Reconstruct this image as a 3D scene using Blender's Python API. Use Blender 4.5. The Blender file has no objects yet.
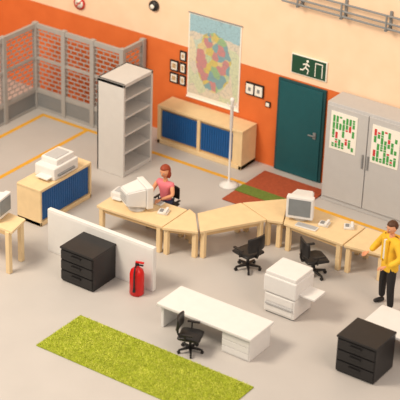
import bpy, bmesh, random
from math import *
from mathutils import Vector, Matrix, noise
random.seed(4)
S=bpy.context.scene
COL=S.collection
# ---------------- materials ----------------
def lin(c):
    return tuple(((v/255)/12.92 if v/255<=.04045 else ((v/255+.055)/1.055)**2.4) for v in c)+(1,)
MATS={}
def mat(name,rgb,rough=.5,var=.06,scale=6,bump=0.0,spec=.4,metal=0,bscale=60):
    if name in MATS: return MATS[name]
    m=bpy.data.materials.new(name);m.use_nodes=True;nt=m.node_tree;N=nt.nodes;L=nt.links
    b=N['Principled BSDF'];c=lin(rgb)
    b.inputs['Roughness'].default_value=rough;b.inputs['Metallic'].default_value=metal
    b.inputs['Specular IOR Level'].default_value=spec
    tc=N.new('ShaderNodeTexCoord');no=N.new('ShaderNodeTexNoise');no.inputs['Scale'].default_value=scale;no.inputs['Detail'].default_value=4
    L.new(tc.outputs['Object'],no.inputs['Vector'])
    r=N.new('ShaderNodeValToRGB');r.color_ramp.elements[0].position=.3;r.color_ramp.elements[1].position=.7
    r.color_ramp.elements[0].color=tuple(v*(1-var) for v in c[:3])+(1,)
    r.color_ramp.elements[1].color=tuple(min(1,v*(1+var)) for v in c[:3])+(1,)
    L.new(no.outputs['Fac'],r.inputs['Fac']);L.new(r.outputs['Color'],b.inputs['Base Color'])
    if bump:
        n2=N.new('ShaderNodeTexNoise');n2.inputs['Scale'].default_value=bscale;L.new(tc.outputs['Object'],n2.inputs['Vector'])
        bp=N.new('ShaderNodeBump');bp.inputs['Strength'].default_value=bump;bp.inputs['Distance'].default_value=.02
        L.new(n2.outputs['Fac'],bp.inputs['Height']);L.new(bp.outputs['Normal'],b.inputs['Normal'])
    MATS[name]=m;return m
BEECH=mat('beech_plastic',(230,204,160),.45,.05,5)
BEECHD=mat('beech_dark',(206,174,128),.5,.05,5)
WHITE=mat('white_plastic',(226,225,224),.45,.02)
SHELFW=mat('off_white_plastic',(204,202,200),.5,.02)
GREY=mat('light_grey_plastic',(184,185,187),.5,.03)
GREYD=mat('mid_grey_plastic',(132,134,136),.5,.03)
BLACK=mat('black_plastic',(32,30,31),.4,.1)
BLUE=mat('blue_tambour',(14,84,150),.45,.08)
RED=mat('extinguisher_red',(205,20,18),.3,.05)
TEAL=mat('teal_door_paint',(20,84,92),.45,.05)
YEL=mat('yellow_floor_paint',(226,168,50),.6,.08,8)
SKIN=mat('skin_tone',(224,160,122),.55,.04)
PINK=mat('pink_fabric',(228,124,138),.7,.05)
HAIRR=mat('auburn_hair',(150,62,34),.6,.2,40)
HAIRD=mat('brown_hair',(80,50,30),.6,.2,40)
JACK=mat('yellow_jacket_fabric',(236,188,50),.7,.06)
TROU=mat('black_trousers',(36,34,36),.75,.1)
SHIRT=mat('white_shirt',(230,225,215),.7,.03)
JEAN=mat('dark_blue_skirt',(40,50,80),.7,.05)
SCREEN=mat('grey_screen_glass',(128,134,138),.2,.05)
EXITG=mat('exit_sign_green',(28,74,54),.4,.05)
SIGNW=mat('sign_white',(240,238,230),.5,.01)
SIGNR=mat('sign_red',(205,40,30),.5,.03)
GREENC=mat('chart_green',(70,156,80),.6,.05)
REDC=mat('chart_red',(200,60,60),.6,.05)
PICT=mat('picture_print',(190,160,120),.5,.5,25)
REDMAT=mat('red_brown_mat',(164,78,48),.9,.12,20,.3)
GRNMAT=mat('green_carpet',(104,124,50),.9,.15,20,.3)
FLOORM=mat('grey_concrete_floor',(190,186,183),.5,.03,1.2,.05)
def wallmat():
    m=bpy.data.materials.new('two_tone_wall_paint');m.use_nodes=True;nt=m.node_tree;N=nt.nodes;L=nt.links
    b=N['Principled BSDF'];b.inputs['Roughness'].default_value=.75
    tc=N.new('ShaderNodeNewGeometry');sp=N.new('ShaderNodeSeparateXYZ');L.new(tc.outputs['Position'],sp.inputs[0])
    gt=N.new('ShaderNodeMath');gt.operation='GREATER_THAN';gt.inputs[1].default_value=2.13;L.new(sp.outputs['Z'],gt.inputs[0])
    no=N.new('ShaderNodeTexNoise');no.inputs['Scale'].default_value=2.5;L.new(tc.outputs['Position'],no.inputs['Vector'])
    def rr(a,c):
        r=N.new('ShaderNodeValToRGB');r.color_ramp.elements[0].position=.3;r.color_ramp.elements[1].position=.7
        r.color_ramp.elements[0].color=lin(a);r.color_ramp.elements[1].color=lin(c);L.new(no.outputs['Fac'],r.inputs['Fac']);return r
    o=rr((214,106,46),(222,114,52));c=rr((242,210,178),(246,216,186))
    mx=N.new('ShaderNodeMix');mx.data_type='RGBA';L.new(gt.outputs[0],mx.inputs[0]);L.new(o.outputs[0],mx.inputs[6]);L.new(c.outputs[0],mx.inputs[7])
    L.new(mx.outputs[2],b.inputs['Base Color']);return m
WALL=wallmat()
def mapmat():
    # political country map: pale blue sea, beige neighbours, land in soft green/beige/blue/rose states, thin borders
    m=bpy.data.materials.new('map_print');m.use_nodes=True;nt=m.node_tree;N=nt.nodes;L=nt.links
    b=N['Principled BSDF'];b.inputs['Roughness'].default_value=.5
    tc=N.new('ShaderNodeNewGeometry')
    nz=N.new('ShaderNodeTexNoise');nz.inputs['Scale'].default_value=4;nz.inputs['Detail'].default_value=6;L.new(tc.outputs['Position'],nz.inputs['Vector'])
    ad=N.new('ShaderNodeVectorMath');ad.operation='MULTIPLY_ADD';ad.inputs[1].default_value=(.2,.2,.2)
    L.new(nz.outputs['Color'],ad.inputs[0]);L.new(tc.outputs['Position'],ad.inputs[2])
    vo=N.new('ShaderNodeTexVoronoi');vo.inputs['Scale'].default_value=6;L.new(ad.outputs[0],vo.inputs['Vector'])
    def cramp(cs,src):
        r=N.new('ShaderNodeValToRGB');r.color_ramp.interpolation='CONSTANT';e=r.color_ramp.elements
        e[0].position=0;e[0].color=lin(cs[0]);e[1].position=.8;e[1].color=lin(cs[-1])
        n=len(cs)
        for i in range(1,n-1):
            k=e.new(.2+.6*(i-1)/(n-2));k.color=lin(cs[i])
        L.new(src,r.inputs['Fac']);return r
    r=cramp([(214,196,148),(150,184,140),(196,138,140),(206,190,110),(128,166,176),(186,204,164)],vo.outputs['Color'])
    sc=N.new('ShaderNodeVectorMath');sc.operation='SUBTRACT';sc.inputs[1].default_value=(-1.6,.08,2.06)
    L.new(ad.outputs[0],sc.inputs[0])
    ml=N.new('ShaderNodeVectorMath');ml.operation='MULTIPLY';ml.inputs[1].default_value=(1.3,1,.82);L.new(sc.outputs[0],ml.inputs[0])
    le=N.new('ShaderNodeVectorMath');le.operation='LENGTH';L.new(ml.outputs[0],le.inputs[0])
    gt=N.new('ShaderNodeMath');gt.operation='GREATER_THAN';gt.inputs[1].default_value=.56;L.new(le.outputs['Value'],gt.inputs[0])
    # outside: sea to the north (top), beige/green land elsewhere
    sp=N.new('ShaderNodeSeparateXYZ');L.new(ad.outputs[0],sp.inputs[0])
    sea=N.new('ShaderNodeMath');sea.operation='GREATER_THAN';sea.inputs[1].default_value=2.62;L.new(sp.outputs['Z'],sea.inputs[0])
    v3=N.new('ShaderNodeTexVoronoi');v3.inputs['Scale'].default_value=2.2;L.new(ad.outputs[0],v3.inputs['Vector'])
    r2=cramp([(222,212,184),(204,212,182),(214,206,190),(192,208,196)],v3.outputs['Color'])
    ms=N.new('ShaderNodeMix');ms.data_type='RGBA';ms.inputs[7].default_value=lin((156,194,208));L.new(sea.outputs[0],ms.inputs[0]);L.new(r2.outputs[0],ms.inputs[6])
    mx=N.new('ShaderNodeMix');mx.data_type='RGBA';L.new(gt.outputs[0],mx.inputs[0]);L.new(r.outputs[0],mx.inputs[6]);L.new(ms.outputs[2],mx.inputs[7])
    v2=N.new('ShaderNodeTexVoronoi');v2.feature='DISTANCE_TO_EDGE';v2.inputs['Scale'].default_value=10;L.new(ad.outputs[0],v2.inputs['Vector'])
    lt=N.new('ShaderNodeMath');lt.operation='LESS_THAN';lt.inputs[1].default_value=.035;L.new(v2.outputs['Distance'],lt.inputs[0])
    m3=N.new('ShaderNodeMath');m3.operation='MULTIPLY';m3.inputs[1].default_value=.4;L.new(lt.outputs[0],m3.inputs[0])
    mx2=N.new('ShaderNodeMix');mx2.data_type='RGBA';mx2.inputs[7].default_value=lin((120,140,150));L.new(m3.outputs[0],mx2.inputs[0]);L.new(mx.outputs[2],mx2.inputs[6])
    L.new(mx2.outputs[2],b.inputs['Base Color']);return m
MAP=mapmat()
GRASS=mat('grass_mat_base',(158,170,50),.95,.2,14,.6,.1,0,90)
BLADE1=mat('grass_blade_light',(214,218,96),.8,.12,10)
BLADE2=mat('grass_blade_green',(184,196,66),.8,.12,10)
# ---------------- mesh builder ----------------
class MB:
    def __init__(s,name): s.name=name;s.bm=bmesh.new();s.mats=[]
    def mi(s,m):
        if m not in s.mats: s.mats.append(m)
        return s.mats.index(m)
    def _merge(s,b,m,M=None,smooth=False):
        if M is not None: bmesh.ops.transform(b,matrix=M,verts=b.verts)
        k=s.mi(m)
        bmesh.ops.recalc_face_normals(b,faces=b.faces)
        for f in b.faces: f.material_index=k;f.smooth=smooth
        me=bpy.data.meshes.new('t');b.to_mesh(me);b.free();s.bm.from_mesh(me);bpy.data.meshes.remove(me)
    def box(s,x0,x1,y0,y1,z0,z1,m,bev=.012,M=None):
        b=bmesh.new();bmesh.ops.create_cube(b,size=1)
        for v in b.verts: v.co=Vector(((x0+x1)/2+v.co.x*(x1-x0),(y0+y1)/2+v.co.y*(y1-y0),(z0+z1)/2+v.co.z*(z1-z0)))
        bev=min(bev,.3*min(abs(x1-x0),abs(y1-y0),abs(z1-z0)))
        if bev>0: bmesh.ops.bevel(b,geom=b.edges[:],offset=bev,segments=2,affect='EDGES',profile=.6)
        s._merge(b,m,M)
    def prism(s,pts,z0,z1,m,bev=.01,M=None):
        b=bmesh.new();lo=[b.verts.new((p[0],p[1],z0)) for p in pts];f=b.faces.new(lo)
        r=bmesh.ops.extrude_face_region(b,geom=[f])
        for v in [g for g in r['geom'] if isinstance(g,bmesh.types.BMVert)]: v.co.z=z1
        if bev>0: bmesh.ops.bevel(b,geom=b.edges[:],offset=bev,segments=2,affect='EDGES',profile=.6)
        s._merge(b,m,M)
    def cyl(s,p0,p1,r0,r1,m,n=16,smooth=True):
        p0=Vector(p0);p1=Vector(p1);d=p1-p0
        b=bmesh.new();bmesh.ops.create_cone(b,cap_ends=True,segments=n,radius1=r0,radius2=r1,depth=d.length)
        M=Matrix.Translation((p0+p1)/2)@d.to_track_quat('Z','Y').to_matrix().to_4x4()
        s._merge(b,m,M,False)
    def lathe(s,prof,m,n=24,M=None):
        b=bmesh.new();rings=[]
        for r,z in prof:
            if r<1e-5: rings.append([b.verts.new((0,0,z))])
            else: rings.append([b.verts.new((r*cos(2*pi*i/n),r*sin(2*pi*i/n),z)) for i in range(n)])
        for a,c in zip(rings,rings[1:]):
            for i in range(n):
                j=(i+1)%n
                if len(a)==1 and len(c)==1: continue
                if len(a)==1: b.faces.new((a[0],c[j],c[i]))
                elif len(c)==1: b.faces.new((a[i],a[j],c[0]))
                else: b.faces.new((a[i],a[j],c[j],c[i]))
        s._merge(b,m,M,True)
    def sph(s,c,r,m,sc=(1,1,1),fn=None,u=20,v=14,M=None):
        b=bmesh.new();bmesh.ops.create_uvsphere(b,u_segments=u,v_segments=v,radius=1)
        for q in b.verts:
            co=q.co.copy()
            if fn: co=fn(co)
            q.co=Vector((c[0]+co.x*r*sc[0],c[1]+co.y*r*sc[1],c[2]+co.z*r*sc[2]))
        s._merge(b,m,M,True)
    def tube(s,pts,r,m,n=8):
        for a,b in zip(pts,pts[1:]): s.cyl(a,b,r,r,m,n)
        for a in pts[1:-1]: s.sph(a,r,m,u=n,v=6)
    def done(s,loc=None,rz=0,parent=None):
        if loc is None and parent is None:
            xs=[v.co for v in s.bm.verts]
            c=Vector(((min(v.x for v in xs)+max(v.x for v in xs))/2,(min(v.y for v in xs)+max(v.y for v in xs))/2,min(v.z for v in xs)))
            bmesh.ops.translate(s.bm,vec=-c,verts=s.bm.verts);loc=c
        me=bpy.data.meshes.new(s.name);s.bm.to_mesh(me);s.bm.free()
        for m in s.mats: me.materials.append(m)
        o=bpy.data.objects.new(s.name,me);COL.objects.link(o);o.location=loc or (0,0,0);o.rotation_euler=(0,0,rz)
        if parent: o.parent=parent
        return o
def empty(name,loc=(0,0,0),rz=0):
    o=bpy.data.objects.new(name,None);COL.objects.link(o);o.location=loc;o.rotation_euler=(0,0,rz);o.empty_display_size=.1;return o
# ---------------- room shell ----------------
b=MB('floor');b.box(-9,10,-14,0.15,-.1,0,FLOORM,0);b.done()
b=MB('wall_back');b.box(-9,10,0,.15,0,5.6,WALL,0);b.done()
b=MB('wall_left');b.box(-9.15,-9,-6,.15,0,5.6,WALL,0);b.done()
b=MB('floor_marking')
t=.003
b.box(-5.6,4.6,-1.08,-.98,0,t,YEL,0)
b.box(-5.6,-5.5,-6.5,-1.08,0,t,YEL,0)
b.box(-4.34,-4.24,-6.5,-1.08,0,t,YEL,0)
b.done()
d=MB('door_1')
d.box(-.06,1.08,-.05,-.002,0,2.1,mat('door_frame_paint',(24,72,78),.5),.01)
d.box(0,1.02,-.075,-.03,.02,2.05,TEAL,.01)
d.box(.86,.93,-.1,-.07,.98,1.12,GREYD,.005);d.cyl((.9,-.12,1.05),(.76,-.12,1.05),.014,.014,GREYD);d.cyl((.9,-.12,1.05),(.9,-.07,1.05),.014,.014,GREYD)
d.done()
m=MB('wall_map');m.box(-2.36,-1.03,-.02,-.004,1.02,2.95,SIGNW,0);m.box(-2.33,-1.06,-.024,-.019,1.12,2.92,MAP,0)
m.cyl((-2.37,-.025,2.95),(-1.01,-.025,2.95),.014,.014,GREYD);m.cyl((-2.37,-.025,1.02),(-1.01,-.025,1.02),.018,.018,SIGNW)
m.done()
def picture(x0,x1,z0,z1):
    p=MB('framed_picture');p.box(x0,x1,-.03,-.004,z0,z1,BLACK,.005);p.box(x0+.035,x1-.035,-.034,-.029,z0+.035,z1-.035,SIGNW,0)
    p.box(x0+.06,x1-.06,-.037,-.033,z0+.07,z1-.07,PICT,0);p.done()
picture(-2.82,-2.6,1.5,1.75);picture(-2.57,-2.4,1.5,1.75);picture(-2.82,-2.6,1.22,1.46);picture(-2.57,-2.4,1.22,1.46);picture(-2.57,-2.4,1.79,2.02)
s=MB('light_switch_plate');s.box(-.86,-.42,-.05,-.002,1.5,1.78,BLACK,.01);s.box(-.84,-.66,-.06,-.045,1.53,1.75,SIGNW,.01);s.box(-.62,-.44,-.06,-.045,1.53,1.75,SIGNW,.01)
s.box(-.78,-.72,-.07,-.055,1.6,1.68,GREYD,.004);s.box(-.56,-.5,-.07,-.055,1.6,1.68,GREYD,.004);s.done()
s=MB('power_socket');s.box(-.36,-.24,-.04,-.002,1.34,1.46,BLACK,.01);s.box(-.34,-.26,-.05,-.035,1.36,1.44,SIGNW,.01);s.done()
e=MB('emergency_exit_sign');e.box(.21,1.05,-.04,-.004,2.28,2.71,SIGNW,.008);e.box(.23,1.03,-.045,-.038,2.30,2.69,EXITG,0)
y=-.048
def ebar(x0,z0,x1,z1,r=.015): e.cyl((x0,y,z0),(x1,y,z1),r,r,SIGNW,8)
e.sph((.6,y,2.62),.03,SIGNW,(1,.3,1));ebar(.59,2.58,.56,2.48);ebar(.56,2.48,.63,2.43);ebar(.63,2.43,.61,2.35);ebar(.56,2.48,.50,2.41);ebar(.50,2.41,.44,2.41);ebar(.58,2.56,.65,2.52);ebar(.58,2.56,.50,2.53)
e.box(.78,.96,-.05,-.044,2.34,2.64,SIGNW,0);e.box(.80,.94,-.053,-.049,2.34,2.62,EXITG,0)
e.done()
n=MB('no_smoking_sign')
M0=Matrix.Translation((-5.3,-.03,2.42))@Matrix.Rotation(pi/2,4,'X')
n.lathe([(0,0),(.15,0),(.15,.015),(0,.015)],SIGNR,24,M0);n.lathe([(0,.012),(.11,.012),(.11,.02),(0,.02)],SIGNW,24,M0)
n.box(-.12,.12,-.012,.012,.018,.026,SIGNR,0,M0@Matrix.Rotation(pi/4,4,'Z'));n.box(-.07,.05,-.012,.012,.019,.0245,BLACK,0,M0);n.done()
w=MB('wall_bell');M0=Matrix.Translation((-3.27,-.004,2.86))@Matrix.Rotation(pi/2,4,'X')
w.lathe([(0,0),(.12,0),(.12,.05),(.1,.08),(0,.09)],BLACK,20,M0);w.lathe([(0,.08),(.05,.08),(.05,.11),(0,.11)],SIGNW,16,M0);w.done()
r=MB('cable_ladder')
for z in (3.84,3.95,4.1):
    r.cyl((.0,-.2,z),(6,-.2,z),.022,.022,GREYD,10)
for i in range(6):
    x=.35+i*1.0
    r.box(x,x+.05,-.23,.002,3.78,3.82,GREYD,.004);r.box(x,x+.05,-.04,.002,3.74,4.14,GREYD,.004);r.box(x+.01,x+.04,-.23,-.19,3.8,4.12,GREYD,.004)
r.done()
# ---------------- storage cage partition ----------------
f=MB('mesh_partition_fence')
H=2.05
CAGE=mat('cage_grey',(166,164,162),.5,.04)
def panel(ax,c,a0,a1,posts):
    def bx(u0,u1,z0,z1,th,m,bev=.006):
        if ax=='x': f.box(u0,u1,c-th,c+th,z0,z1,m,bev)
        else: f.box(c-th,c+th,u0,u1,z0,z1,m,bev)
    for p in posts: bx(p-.055,p+.055,0,H+.02,.055,CAGE)
    bx(a0,a1,H-.11,H,.035,CAGE);bx(a0,a1,.40,.5,.03,CAGE);bx(a0,a1,0,.06,.03,CAGE);bx(a0,a1,.06,.42,.012,GREYD)
    bx(a0,a1,1.2,1.27,.025,CAGE)
    k=0;z=.5
    while z<H-.1:
        bx(a0,a1,z,z+.02,.008,CAGE,0)
        u=a0+.09+(.09 if k%2 else 0)
        while u<a1-.02:
            bx(u,u+.02,z,z+.105,.007,CAGE,0);u+=.18
        z+=.105;k+=1
panel('x',-.82,-5.91,-3.5,[-5.91,-5.1,-4.3,-3.5])
panel('y',-3.5,-.82,-.06,[-.1])
panel('y',-5.91,-3.9,-.82,[-1.9,-2.9,-3.9])
f.done()
# ---------------- sideboard ----------------
def slats_y(b,x0,x1,y,z0,z1,n,m):
    w=(x1-x0)/n
    for i in range(n): b.box(x0+i*w+.004,x0+(i+1)*w-.004,y-.02,y+.01,z0,z1,m,.006)
s=MB('sideboard')
x0,x1,y0,y1,z=-2.73,-.54,-.58,-.03,.9
s.box(x0,x1,y0,y1,z-.06,z,BEECH);s.box(x0,x1,y0,y1,.0,.1,BEECH);s.box(x0,x0+.08,y0,y1,.0,z-.03,BEECH);s.box(x1-.08,x1,y0,y1,0,z-.03,BEECH)
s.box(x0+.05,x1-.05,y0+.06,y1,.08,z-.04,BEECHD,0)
s.box(-1.7,-1.62,y0+.01,y1,.05,z-.03,BEECH)
slats_y(s,x0+.1,-1.71,y0+.05,.16,z-.12,16,BLUE);slats_y(s,-1.61,x1-.26,y0+.05,.16,z-.12,14,BLUE)
s.box(x1-.25,x1-.08,y0+.02,y0+.08,.1,z-.05,BEECH)
s.done()
s=MB('open_storage_shelf')
x0,x1,y0,y1,z=-2.97,-2.28,-2.38,-1.38,2.1
G=SHELFW
s.box(x0,x1,y0,y0+.06,0,z,G);s.box(x0,x1,y1-.06,y1,0,z,G);s.box(x0,x0+.05,y0,y1,0,z,G);s.box(x0,x1,y0,y1,z-.08,z,G)
s.box(x0,x1-.01,y0+.02,y1-.02,.0,.1,G)
for k in (.5,.9,1.3,1.7): s.box(x0+.02,x1-.02,y0+.03,y1-.03,k,k+.045,G,.006)
s.done()
s=MB('tambour_cabinet')
x0,x1,y0,y1,z=-2.87,-2.27,-5.05,-3.45,.8
s.box(x0,x1,y0,y1,z-.06,z,BEECH);s.box(x0,x1,y0,y0+.05,0,z-.03,BEECH);s.box(x0,x1,y1-.05,y1,0,z-.03,BEECH);s.box(x0,x1,y0,y1,0,.09,BEECH)
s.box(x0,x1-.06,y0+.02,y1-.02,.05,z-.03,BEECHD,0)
n=22;w=(y1-y0-.14)/n
for i in range(n): s.box(x1-.07,x1-.03,y0+.07+i*w+.004,y0+.07+(i+1)*w-.004,.11,z-.08,BLUE,.006)
s.done()
p=MB('office_printer')
ox,oy,oz=.04,.22,.022
p.box(-2.84+ox,-2.34+ox,-4.8+oy,-4.05+oy,.78+oz,1.04+oz,WHITE,.03);p.box(-2.8+ox,-2.4+ox,-4.65+oy,-4.1+oy,1.03+oz,1.16+oz,WHITE,.03);p.box(-2.75+ox,-2.45+ox,-4.6+oy,-4.2+oy,1.15+oz,1.175+oz,GREY,.01)
p.box(-2.36+ox,-2.3+ox,-4.7+oy,-4.2+oy,.86+oz,.9+oz,GREYD,.005);p.box(-2.7+ox,-2.4+ox,-4.95+oy,-4.78+oy,.84+oz,.87+oz,WHITE,.01)
p.done()
# ---------------- locker ----------------
s=MB('storage_locker')
x0,x1,y0,y1,z=1.45,3.4,-.66,-.04,2.2
LG=mat('locker_grey',(190,190,191),.5,.02)
s.box(x0,x1,y0+.04,y1,0,z,LG,.015)
s.box(x0+.03,2.41,y0,y0+.06,.12,z-.05,LG,.012);s.box(2.43,x1-.03,y0,y0+.06,.12,z-.05,LG,.012)
s.box(2.34,2.37,y0-.03,y0,1.0,1.3,GREYD,.006);s.box(2.46,2.49,y0-.03,y0,1.0,1.3,GREYD,.006)
s.done()
s=MB('storage_locker')
s.box(3.42,5.3,y0+.04,y1,0,z,LG,.015);s.box(3.45,4.34,y0,y0+.06,.12,z-.05,LG,.012);s.box(4.36,5.27,y0,y0+.06,.12,z-.05,LG,.012);s.box(4.3,4.33,y0-.03,y0,1,1.3,GREYD,.006)
s.done()
def chart(x0,x1,z0,z1,seed):
    random.seed(seed);c=MB('planning_chart');y=-.664
    c.box(x0,x1,y-.008,y+.003,z0,z1,SIGNW,0)
    nx,nz=7,14;w=(x1-x0-.08)/nx;h=(z1-z0-.12)/nz
    for i in range(nx):
        j=0
        while j<nz:
            q=random.random();m=GREENC if q<.6 else (REDC if q<.7 else None);n=random.choice([1,2,3]);n=min(n,nz-j)
            if m: c.box(x0+.04+i*w+.012,x0+.04+(i+1)*w-.012,y-.011,y-.007,z1-.08-(j+n)*h+.012,z1-.08-j*h,m,0)
            j+=n
    c.done()
chart(1.58,2.18,1.23,2.05,3);chart(2.52,3.14,1.2,2.02,5)
m=MB('entrance_mat');m.box(-.12,1.38,-1.9,-.3,0.004,.03,REDMAT,.008);m.done()
m=MB('green_runner_mat');m.box(-.12,1.3,-1.45,-1.12,.0315,.045,GRNMAT,.003);m.done()
c=MB('coat_stand')
c.lathe([(0,0),(.2,0),(.2,.03),(.12,.06),(.04,.09),(.025,.12),(.022,1.3),(.035,1.32),(.035,1.9),(.05,1.93),(.04,1.98),(0,2.0)],WHITE)
for i in range(4):
    a=i*pi/2+.3;c.tube([(.03*cos(a),.03*sin(a),1.8),(.08*cos(a),.08*sin(a),1.8),(.1*cos(a),.1*sin(a),1.87)],.013,WHITE)
c.done((-.36,-1.3,0))
# ---------------- desks ----------------
def desk(poly,z=.6,name='beech_desk',inset=.08,leg=.045,cx=None):
    b=MB(name);cx=sum(p[0] for p in poly)/len(poly);cy=sum(p[1] for p in poly)/len(poly)
    b.prism(poly,z-.055,z,BEECH,.01)
    q=[]
    for p in poly:
        v=Vector((cx-p[0],cy-p[1]));v.normalize();q.append((p[0]+v.x*.11,p[1]+v.y*.11))
    for p in q: b.box(p[0]-leg,p[0]+leg,p[1]-leg,p[1]+leg,0,z-.04,BEECH,.008)
    for a,c in zip(q,q[1:]+q[:1]):
        d=Vector((c[0]-a[0],c[1]-a[1]));L=d.length;ang=atan2(d.y,d.x)
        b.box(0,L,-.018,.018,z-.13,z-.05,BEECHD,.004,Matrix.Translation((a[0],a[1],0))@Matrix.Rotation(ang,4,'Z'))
    return b.done()
desk([(-1.28,-4.55),(.22,-4.45),(.2,-3.6),(-1.3,-3.7)])
desk([(.24,-4.48),(.87,-4.2),(.42,-3.64),(.22,-3.55)])
desk([(.9,-4.17),(1.63,-3.0),(.86,-2.72),(.44,-3.6)])
desk([(1.66,-2.99),(1.93,-2.88),(1.5,-2.0),(.88,-2.7)])
desk([(1.96,-2.9),(3.28,-2.93),(3.28,-2.08),(1.56,-2.02)])
desk([(3.31,-2.93),(4.1,-2.8),(4.0,-2.05),(3.31,-2.08)])
desk([(-4.0,-6.78),(-1.5,-6.78),(-1.62,-6.25),(-4.0,-6.25)],.92)
def crt(loc,rz,sc=1.15):
    m=MB('crt_monitor')
    m.lathe([(0,0),(.15,0),(.15,.02),(.06,.04),(.06,.07),(0,.07)],WHITE)
    m.box(-.23,.23,-.2,-.08,.06,.46,WHITE,.02)
    m.box(-.185,.185,-.208,-.198,.12,.42,SCREEN,.004)
    b_=bmesh.new();bmesh.ops.create_cube(b_,size=1)
    for v in b_.verts:
        k=1 if v.co.y<0 else .72
        v.co=Vector((v.co.x*.42*k,.08+v.co.y*.34,.26+v.co.z*.36*k))
    bmesh.ops.bevel(b_,geom=b_.edges[:],offset=.02,segments=2,affect='EDGES');m._merge(b_,WHITE)
    for i in range(4): m.box(-.12,.12,.252,.256,.19+i*.04,.2+i*.04,GREYD,0)
    o=m.done(loc,rz);o.scale=(sc,)*3
crt((-.6,-4.15,.602),radians(150))
crt((2.1,-2.5,.602),radians(20))
crt((-2.12,-6.5,.922),radians(100),1)
def keyboard(loc,rz):
    k=MB('keyboard');k.box(-.22,.22,-.08,.08,0,.025,WHITE,.008)
    for r_ in range(4):
        for i in range(12): k.box(-.205+i*.034,-.177+i*.034,-.065+r_*.033,-.038+r_*.033,.022,.034,GREY,0)
    k.done(loc,rz)
def phone(loc,rz):
    k=MB('desk_phone');k.box(-.1,.1,-.09,.09,0,.05,WHITE,.015);k.box(-.07,.0,-.06,.05,.045,.058,GREYD,.003)
    k.box(.03,.08,-.11,.11,.06,.085,WHITE,.01);k.box(.03,.08,-.11,-.07,.045,.07,WHITE,.008);k.box(.03,.08,.07,.11,.045,.07,WHITE,.008);k.done(loc,rz)
phone((-.08,-4.0,.602),.3);keyboard((-.5,-3.74,.602),0)
phone((2.62,-2.5,.602),.2);phone((3.05,-2.3,.602),.5);keyboard((2.4,-2.78,.602),.1)
p=MB('desktop_printer');p.box(-.17,.17,-.15,.15,0,.14,WHITE,.02);p.box(-.12,.12,-.08,.1,.13,.16,GREY,.01);p.box(-.1,.1,-.22,-.14,.03,.05,WHITE,.006);p.done((-1.1,-3.98,.602),.1)
s=MB('divider_screen');s.box(-1.57,.91,-5.68,-5.58,.0,.91,WHITE,.015);s.box(-1.54,.88,-5.685,-5.575,.04,.87,WHITE,.004);s.done()
def filing(loc,w=.75,d=.7,h=.73):
    s=MB('filing_cabinet');s.box(0,w,.03,d,0.02,h-.03,BLACK,.012);s.box(-.01,w+.01,0,d+.01,h-.04,h,BLACK,.012);s.box(.02,w-.02,.05,d-.02,0,.05,BLACK,0)
    n=3;hh=(h-.1)/n
    for i in range(n):
        z=.05+i*hh;s.box(.015,w-.015,0,.05,z+.012,z+hh-.012,BLACK,.012)
        s.box(w*.35,w*.65,-.035,-.01,z+hh*.6,z+hh*.6+.03,BLACK,.008);s.box(w*.36,w*.39,-.02,.01,z+hh*.6,z+hh*.6+.03,BLACK,.004);s.box(w*.61,w*.64,-.02,.01,z+hh*.6,z+hh*.6+.03,BLACK,.004)
    s.done(loc)
filing((-.68,-6.4,0));filing((4.9,-5.88,0))
x=MB('fire_extinguisher')
x.lathe([(0,0),(.12,0),(.135,.02),(.135,.42),(.115,.5),(.06,.55),(.04,.57),(.04,.6),(0,.6)],RED)
x.cyl((0,0,.58),(0,0,.65),.035,.035,BLACK);x.box(-.03,.13,-.02,.02,.65,.68,RED,.006);x.box(-.03,.12,-.018,.018,.60,.62,BLACK,.004)
x.tube([(0,-.03,.62),(0,-.1,.6),(0,-.155,.5),(0,-.155,.2)],.016,BLACK)
x.cyl((0,-.155,.2),(0,-.155,.12),.018,.03,BLACK);x.done((.71,-5.9,0),.3)
def wdesk(x0,x1,y0,y1,z,ped='R'):
    s=MB('white_desk');s.box(x0,x1,y0,y1,z-.06,z,WHITE,.02)
    pl=x1-.62
    s.box(pl,x1-.04,y0+.06,y1-.04,0,z-.03,WHITE,.012)
    for i in range(3):
        h=(z-.12)/3;s.box(pl+.02,x1-.06,y0+.045,y0+.08,.03+i*h,.02+(i+1)*h,WHITE,.008)
    s.box(x0+.06,x0+.12,y0+.06,y1-.04,0,z-.03,WHITE,.01)
    s.box(x0+.1,pl+.05,y1-.12,y1-.08,.12,z-.03,WHITE,.01)
    return s
wdesk(1.66,3.64,-6.6,-5.85,.5).done()
wdesk(4.85,6.9,-5.0,-4.2,.5).done()
s=MB('photocopier')
x0,x1,y0,y1=2.88,3.52,-4.98,-4.4
s.box(x0,x1,y0,y1,0.03,.42,WHITE,.02);s.box(x0+.03,x1-.03,y0+.03,y1-.03,0,.05,GREYD,0)
s.box(x0-.02,x1+.02,y0-.02,y1+.02,.44,.78,WHITE,.025);s.box(x0+.03,x1-.03,y0+.03,y1-.03,.41,.46,GREYD,0);s.box(x0,x1,y0,y1,.77,.86,WHITE,.02)
s.box(x0+.04,x1-.04,y0-.035,y0,.2,.24,GREY,.006);s.box(x0+.04,x1-.04,y0-.012,y0+.02,.07,.18,WHITE,.008);s.box(x0+.04,x1-.04,y0-.012,y0+.02,.26,.4,WHITE,.008)
s.box(x1,x1+.34,y0+.1,y1-.1,.50,.54,WHITE,.01)
s.done()
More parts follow.
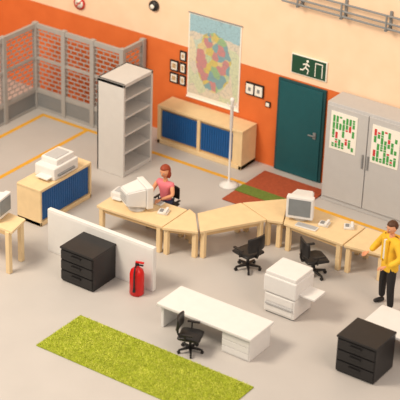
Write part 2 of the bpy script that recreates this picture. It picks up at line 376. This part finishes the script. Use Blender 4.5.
# ---------------- office chairs ----------------
def chair(loc,rz,sc=1,name='office_chair'):
    c=MB(name)
    for i in range(5):
        a=i*2*pi/5+.3;dx,dy=cos(a),sin(a)
        M=Matrix.Rotation(a,4,'Z')
        b_=bmesh.new();bmesh.ops.create_cube(b_,size=1)
        for v in b_.verts:
            far=v.co.x>0
            v.co=Vector((.03 if not far else .27, v.co.y*(.07 if not far else .04),(.11 if not far else .085)+v.co.z*(.05 if not far else .03)))
        bmesh.ops.bevel(b_,geom=b_.edges[:],offset=.006,segments=1,affect='EDGES');c._merge(b_,BLACK,M)
        c.cyl((dx*.26-dy*.022,dy*.26+dx*.022,.035),(dx*.26+dy*.022,dy*.26-dx*.022,.035),.035,.035,BLACK,14)
    c.cyl((0,0,.08),(0,0,.25),.035,.03,BLACK);c.cyl((0,0,.24),(0,0,.36),.02,.02,GREYD)
    c.box(-.1,.1,-.1,.1,.35,.38,BLACK,.01)
    def seatfn(co):
        x=max(-.82,min(.82,co.x*1.25));y=max(-.82,min(.82,co.y*1.25));z=co.z
        if y>.4: z-=(y-.4)*.9
        return Vector((x,y,z))
    c.sph((0,0,.41),1,BLACK,(.29,.29,.045),seatfn,28,14)
    c.tube([(0,-.12,.36),(0,-.27,.38),(0,-.31,.48),(0,-.29,.66)],.022,BLACK)
    def backfn(co):
        x=max(-.84,min(.84,co.x*1.25));z=max(-.84,min(.84,co.z*1.25))
        return Vector((x,co.y+ x*x*1.8,z))
    c.sph((0,-.27,.69),1,BLACK,(.26,.035,.19),backfn,28,14)
    for sx in (-1,1):
        c.tube([(sx*.2,-.05,.38),(sx*.28,-.05,.4),(sx*.29,-.05,.55)],.016,BLACK);c.box(sx*.29-.03,sx*.29+.03,-.15,.12,.55,.58,BLACK,.01)
    o=c.done(loc,rz);o.scale=(sc,)*3;return o
chair((1.82,-3.9,0),radians(75),.92);chair((2.93,-3.34,0),radians(-35),.92);chair((2.6,-6.88,0),radians(-70),.82)
chair((-.52,-3.28,0),radians(180),.8)
# ---------------- people ----------------
def skin(name,verts,edges,rad,m,parent,sub=2,root=0):
    me=bpy.data.meshes.new(name);me.from_pydata([Vector(v) for v in verts],edges,[]);me.materials.append(m)
    o=bpy.data.objects.new(name,me);COL.objects.link(o);o.parent=parent
    sk=o.modifiers.new('skin','SKIN');sk.use_smooth_shade=True
    for i,d_ in enumerate(me.skin_vertices[0].data):
        r_=rad[i];d_.radius=r_ if isinstance(r_,tuple) else (r_,r_);d_.use_root=(i==root)
    ss=o.modifiers.new('sub','SUBSURF');ss.levels=sub;ss.render_levels=sub
    return o
def head(name,parent,c,yaw,tilt,hair,long_=False,r=.115):
    M=Matrix.Translation(c)@Matrix.Rotation(yaw,4,'Z')@Matrix.Rotation(tilt,4,'X')
    h=MB(name)
    def fn(co):
        x,y,z=co
        if z<0: x*=1+z*.28;y=y*(1+z*.12)+(-z*.10)
        if y>0: y*=.93
        return Vector((x,y,z))
    h.sph((0,0,0),r,SKIN,(.78,.92,1.05),fn,24,18,M)
    h.sph((0,.108,-.012),.02,SKIN,(.7,1.0,1.3),None,10,8,M)
    for s_ in (-1,1):
        h.sph((s_*.036,.094,.012),.014,SIGNW,(1.1,.6,.7),None,10,8,M);h.sph((s_*.036,.1015,.012),.007,BLACK,(1,.6,1),None,8,6,M)
        h.box(s_*.036-.017,s_*.036+.017,.094,.103,.03,.036,hair,.002,M)
        h.sph((s_*.09,0,-.005),.026,SKIN,(.4,.7,1.1),None,10,8,M)
    h.sph((0,.094,-.055),.02,mat('lips',(190,96,84),.5),(1.2,.5,.35),None,10,6,M)
    def hf(co):
        x,y,z=co
        if y>0 and z<.35: y=y*.12
        if z<0: z*=(1.0 if long_ else .55)
        return Vector((x,y,z))
    h.sph((0,-.014,.018),r,hair,(.88,1.0,1.1),hf,24,18,M)
    if long_:
        h.sph((0,-.06,-.07),.09,hair,(1.05,.6,1.35),None,18,12,M)
        for s_ in (-1,1): h.sph((s_*.085,-.01,-.05),.05,hair,(.5,.9,1.8),None,12,8,M)
    return h.done(parent=parent)
def hand(name,parent,wrist,dirv,up,side,curl=.5,sc=1.0):
    d=Vector(dirv).normalized();u=Vector(up);u=(u-d*u.dot(d)).normalized();s_=d.cross(u)*side
    W=Vector(wrist);vs=[W-d*.02,W+d*.02,W+d*.06,W+d*.085];es=[(0,1),(1,2),(2,3)];ra=[(.024*sc,.02*sc),(.028*sc,.02*sc),(.036*sc,.017*sc),(.034*sc,.014*sc)]
    skin(name+'_palm',vs,es,ra,SKIN,parent,2)
    for k,(off,L) in enumerate([(-.030,.062),(-.010,.078),(.010,.084),(.030,.074)]):
        b0=W+d*.078+s_*off;p=[b0-d*.015,b0];ang=0;q=b0
        for j in range(3):
            ang+=curl*(.6 if j else .4);dd=d*cos(ang)-u*sin(ang);q=q+dd*(L*[.45,.32,.25][j]);p.append(q)
        skin(name+'_finger_%d'%(k+1),p,[(i,i+1) for i in range(4)],[.010*sc,.0098*sc,.009*sc,.0085*sc,.007*sc],SKIN,parent,1)
    b0=W+d*.025+s_*.022;t1=b0+d*.025+s_*.03;t2=t1+d*.028+s_*.008-u*.01;t3=t2+d*.02-s_*.004-u*.012
    skin(name+'_thumb',[b0,t1,t2,t3],[(0,1),(1,2),(2,3)],[.013*sc,.0115*sc,.010*sc,.008*sc],SKIN,parent,1)
man=empty('standing_man',(4.58,-3.52,0),radians(150))
skin('trousers',[(0,0,.95),(0,0,1.02),(-.1,0,.86),(-.16,.04,.5),(-.2,.03,.1),(.1,0,.86),(.17,.0,.5),(.22,-.04,.1)],
     [(0,1),(0,2),(2,3),(3,4),(0,5),(5,6),(6,7)],[(.15,.11),(.15,.11),.1,.078,.062,.1,.078,.062],TROU,man)
for s_,x_,y_ in (('left_shoe',-.2,.03),('right_shoe',.22,-.04)):
    skin(s_,[(x_,y_-.06,.045),(x_,y_+.04,.05),(x_*1.08,y_+.16,.032)],[(0,1),(1,2)],[(.045,.045),(.048,.048),(.042,.03)],BLACK,man)
skin('jacket',[(0,-.01,.80),(0,-.005,1.0),(0,-.005,1.2),(0,-.01,1.38),(0,-.01,1.46),
      (-.20,-.01,1.41),(-.36,.0,1.18),(-.26,.2,1.04),
      (.20,-.01,1.41),(.36,.04,1.18),(.30,.24,1.08)],
     [(0,1),(1,2),(2,3),(3,4),(3,5),(5,6),(6,7),(3,8),(8,9),(9,10)],
     [(.235,.165),(.2,.145),(.185,.13),(.18,.12),(.085,.08),.088,.074,.058,.088,.074,.058],JACK,man,2,1)
skin('neck',[(0,.0,1.42),(0,.0,1.5),(0,.01,1.56)],[(0,1),(1,2)],[.07,.055,.05],SKIN,man)
j=MB('jacket_details');j.box(-.04,.04,.09,.145,1.05,1.44,SHIRT,.01);j.box(-.085,-.03,.1,.155,1.0,1.46,JACK,.015);j.box(.03,.085,.1,.155,1.0,1.46,JACK,.015)
j.done(parent=man)
head('head',man,(0,.02,1.66),radians(10),radians(-12),HAIRD)
hand('left_hand',man,(-.235,.24,1.03),(.35,.8,-.2),(0,.2,1),-1,.5,.9)
hand('right_hand',man,(.29,.29,1.075),(-.3,.9,-.05),(0,.0,1),1,.5,.9)
wo=empty('seated_woman',(-.52,-3.30,0),radians(180))
z0=.34
skin('skirt_and_legs',[(0,0,z0+.06),(0,0,z0+.14),(-.1,.02,z0+.07),(-.11,.36,z0+.06),(-.11,.36,.12),(.1,.02,z0+.07),(.11,.36,z0+.06),(.11,.36,.12)],
     [(0,1),(0,2),(2,3),(3,4),(0,5),(5,6),(6,7)],[(.14,.11),(.13,.1),.09,.065,.045,.09,.065,.045],JEAN,wo)
for x_ in (-.11,.11): skin('shoe',[(x_,.32,.045),(x_,.4,.045),(x_,.5,.03)],[(0,1),(1,2)],[.04,.04,(.036,.026)],BLACK,wo)
skin('pink_top',[(0,0,z0+.1),(0,.01,z0+.25),(0,.03,z0+.42),(0,.04,z0+.52),(-.14,.04,z0+.5),(.14,.04,z0+.5),(-.19,.05,z0+.43),(.19,.05,z0+.43)],
     [(0,1),(1,2),(2,3),(3,4),(3,5),(4,6),(5,7)],[(.15,.115),(.13,.1),(.16,.12),(.12,.09),.07,.07,.06,.06],PINK,wo,2)
skin('neck',[(0,.04,z0+.5),(0,.04,z0+.6),(0,.05,z0+.66)],[(0,1),(1,2)],[.055,.045,.045],SKIN,wo)
for n_,sx in (('left_arm',-1),('right_arm',1)):
    skin(n_,[(sx*.17,.05,z0+.49),(sx*.24,.12,z0+.33),(sx*.13,.36,z0+.31)],[(0,1),(1,2)],[.052,.042,.03],SKIN,wo)
    hand(n_+'_hand',wo,(sx*.125,.375,z0+.31),(-.1*sx,1,-.05),(0,0,1),-sx,.4)
head('head',wo,(0,.06,z0+.76),0,radians(-12),HAIRR,True,.12)
# grass mat with fibres
g=MB('artificial_grass_mat');g.box(.38,4.08,-8.36,-7.13,0,.02,GRASS,.004)
random.seed(11)
vs=[];fs=[];mi=[]
for i in range(26000):
    x=random.uniform(.385,4.075);y=random.uniform(-8.355,-7.135);a=random.uniform(0,pi);l=random.uniform(.015,.03);q=random.uniform(.004,.009)
    tx=random.gauss(0,.016);ty=random.gauss(0,.016);k=len(vs)
    vs+= [(x-cos(a)*q,y-sin(a)*q,.018),(x+cos(a)*q,y+sin(a)*q,.018),(x+tx,y+ty,.018+l)];fs.append((k,k+1,k+2))
    nn=noise.noise(Vector((x*5,y*5,0)));mi.append(g.mi(BLADE1) if random.random()<.5+nn*.5 else g.mi(BLADE2))
me=bpy.data.meshes.new('t');me.from_pydata(vs,[],fs)
for p_,k in zip(me.polygons,mi): p_.material_index=k
g.bm.from_mesh(me);bpy.data.meshes.remove(me)
g.done()
# ---------------- camera ----------------
C=Vector((16.026,-26.659,15.662));ya,pc,ro,fpx=.593,.488,.034,1644.6
F=Vector((-sin(ya)*cos(pc),cos(ya)*cos(pc),-sin(pc)));R=Vector((cos(ya),sin(ya),0));U=R.cross(F)
R2=cos(ro)*R+sin(ro)*U;U2=-sin(ro)*R+cos(ro)*U
cd=bpy.data.cameras.new('camera');co=bpy.data.objects.new('camera',cd);COL.objects.link(co)
M=Matrix(((R2.x,U2.x,-F.x,C.x),(R2.y,U2.y,-F.y,C.y),(R2.z,U2.z,-F.z,C.z),(0,0,0,1)))
co.matrix_world=M;cd.lens=fpx/400*36;cd.sensor_width=36;cd.clip_end=200
cd.dof.use_dof=True;cd.dof.focus_distance=30.5;cd.dof.aperture_fstop=.7
S.camera=co
# ---------------- light ----------------
wd=bpy.data.worlds.new('studio');S.world=wd;wd.use_nodes=True
bg=wd.node_tree.nodes['Background'];bg.inputs[0].default_value=lin((250,240,228));bg.inputs[1].default_value=.62
def area(name,loc,tgt,size,e,col):
    l=bpy.data.lights.new(name,'AREA');l.size=size;l.energy=e;l.color=lin(col)[:3]
    o=bpy.data.objects.new(name,l);COL.objects.link(o);o.location=loc
    o.rotation_euler=(Vector(tgt)-Vector(loc)).to_track_quat('-Z','Y').to_euler()
area('softbox_key',(-4,-13,13),(0,-3.5,0),4.5,2250,(255,238,214))
area('softbox_fill',(14,-8,12),(2,-2,0),7,900,(255,228,204))
S.view_settings.view_transform='Standard'
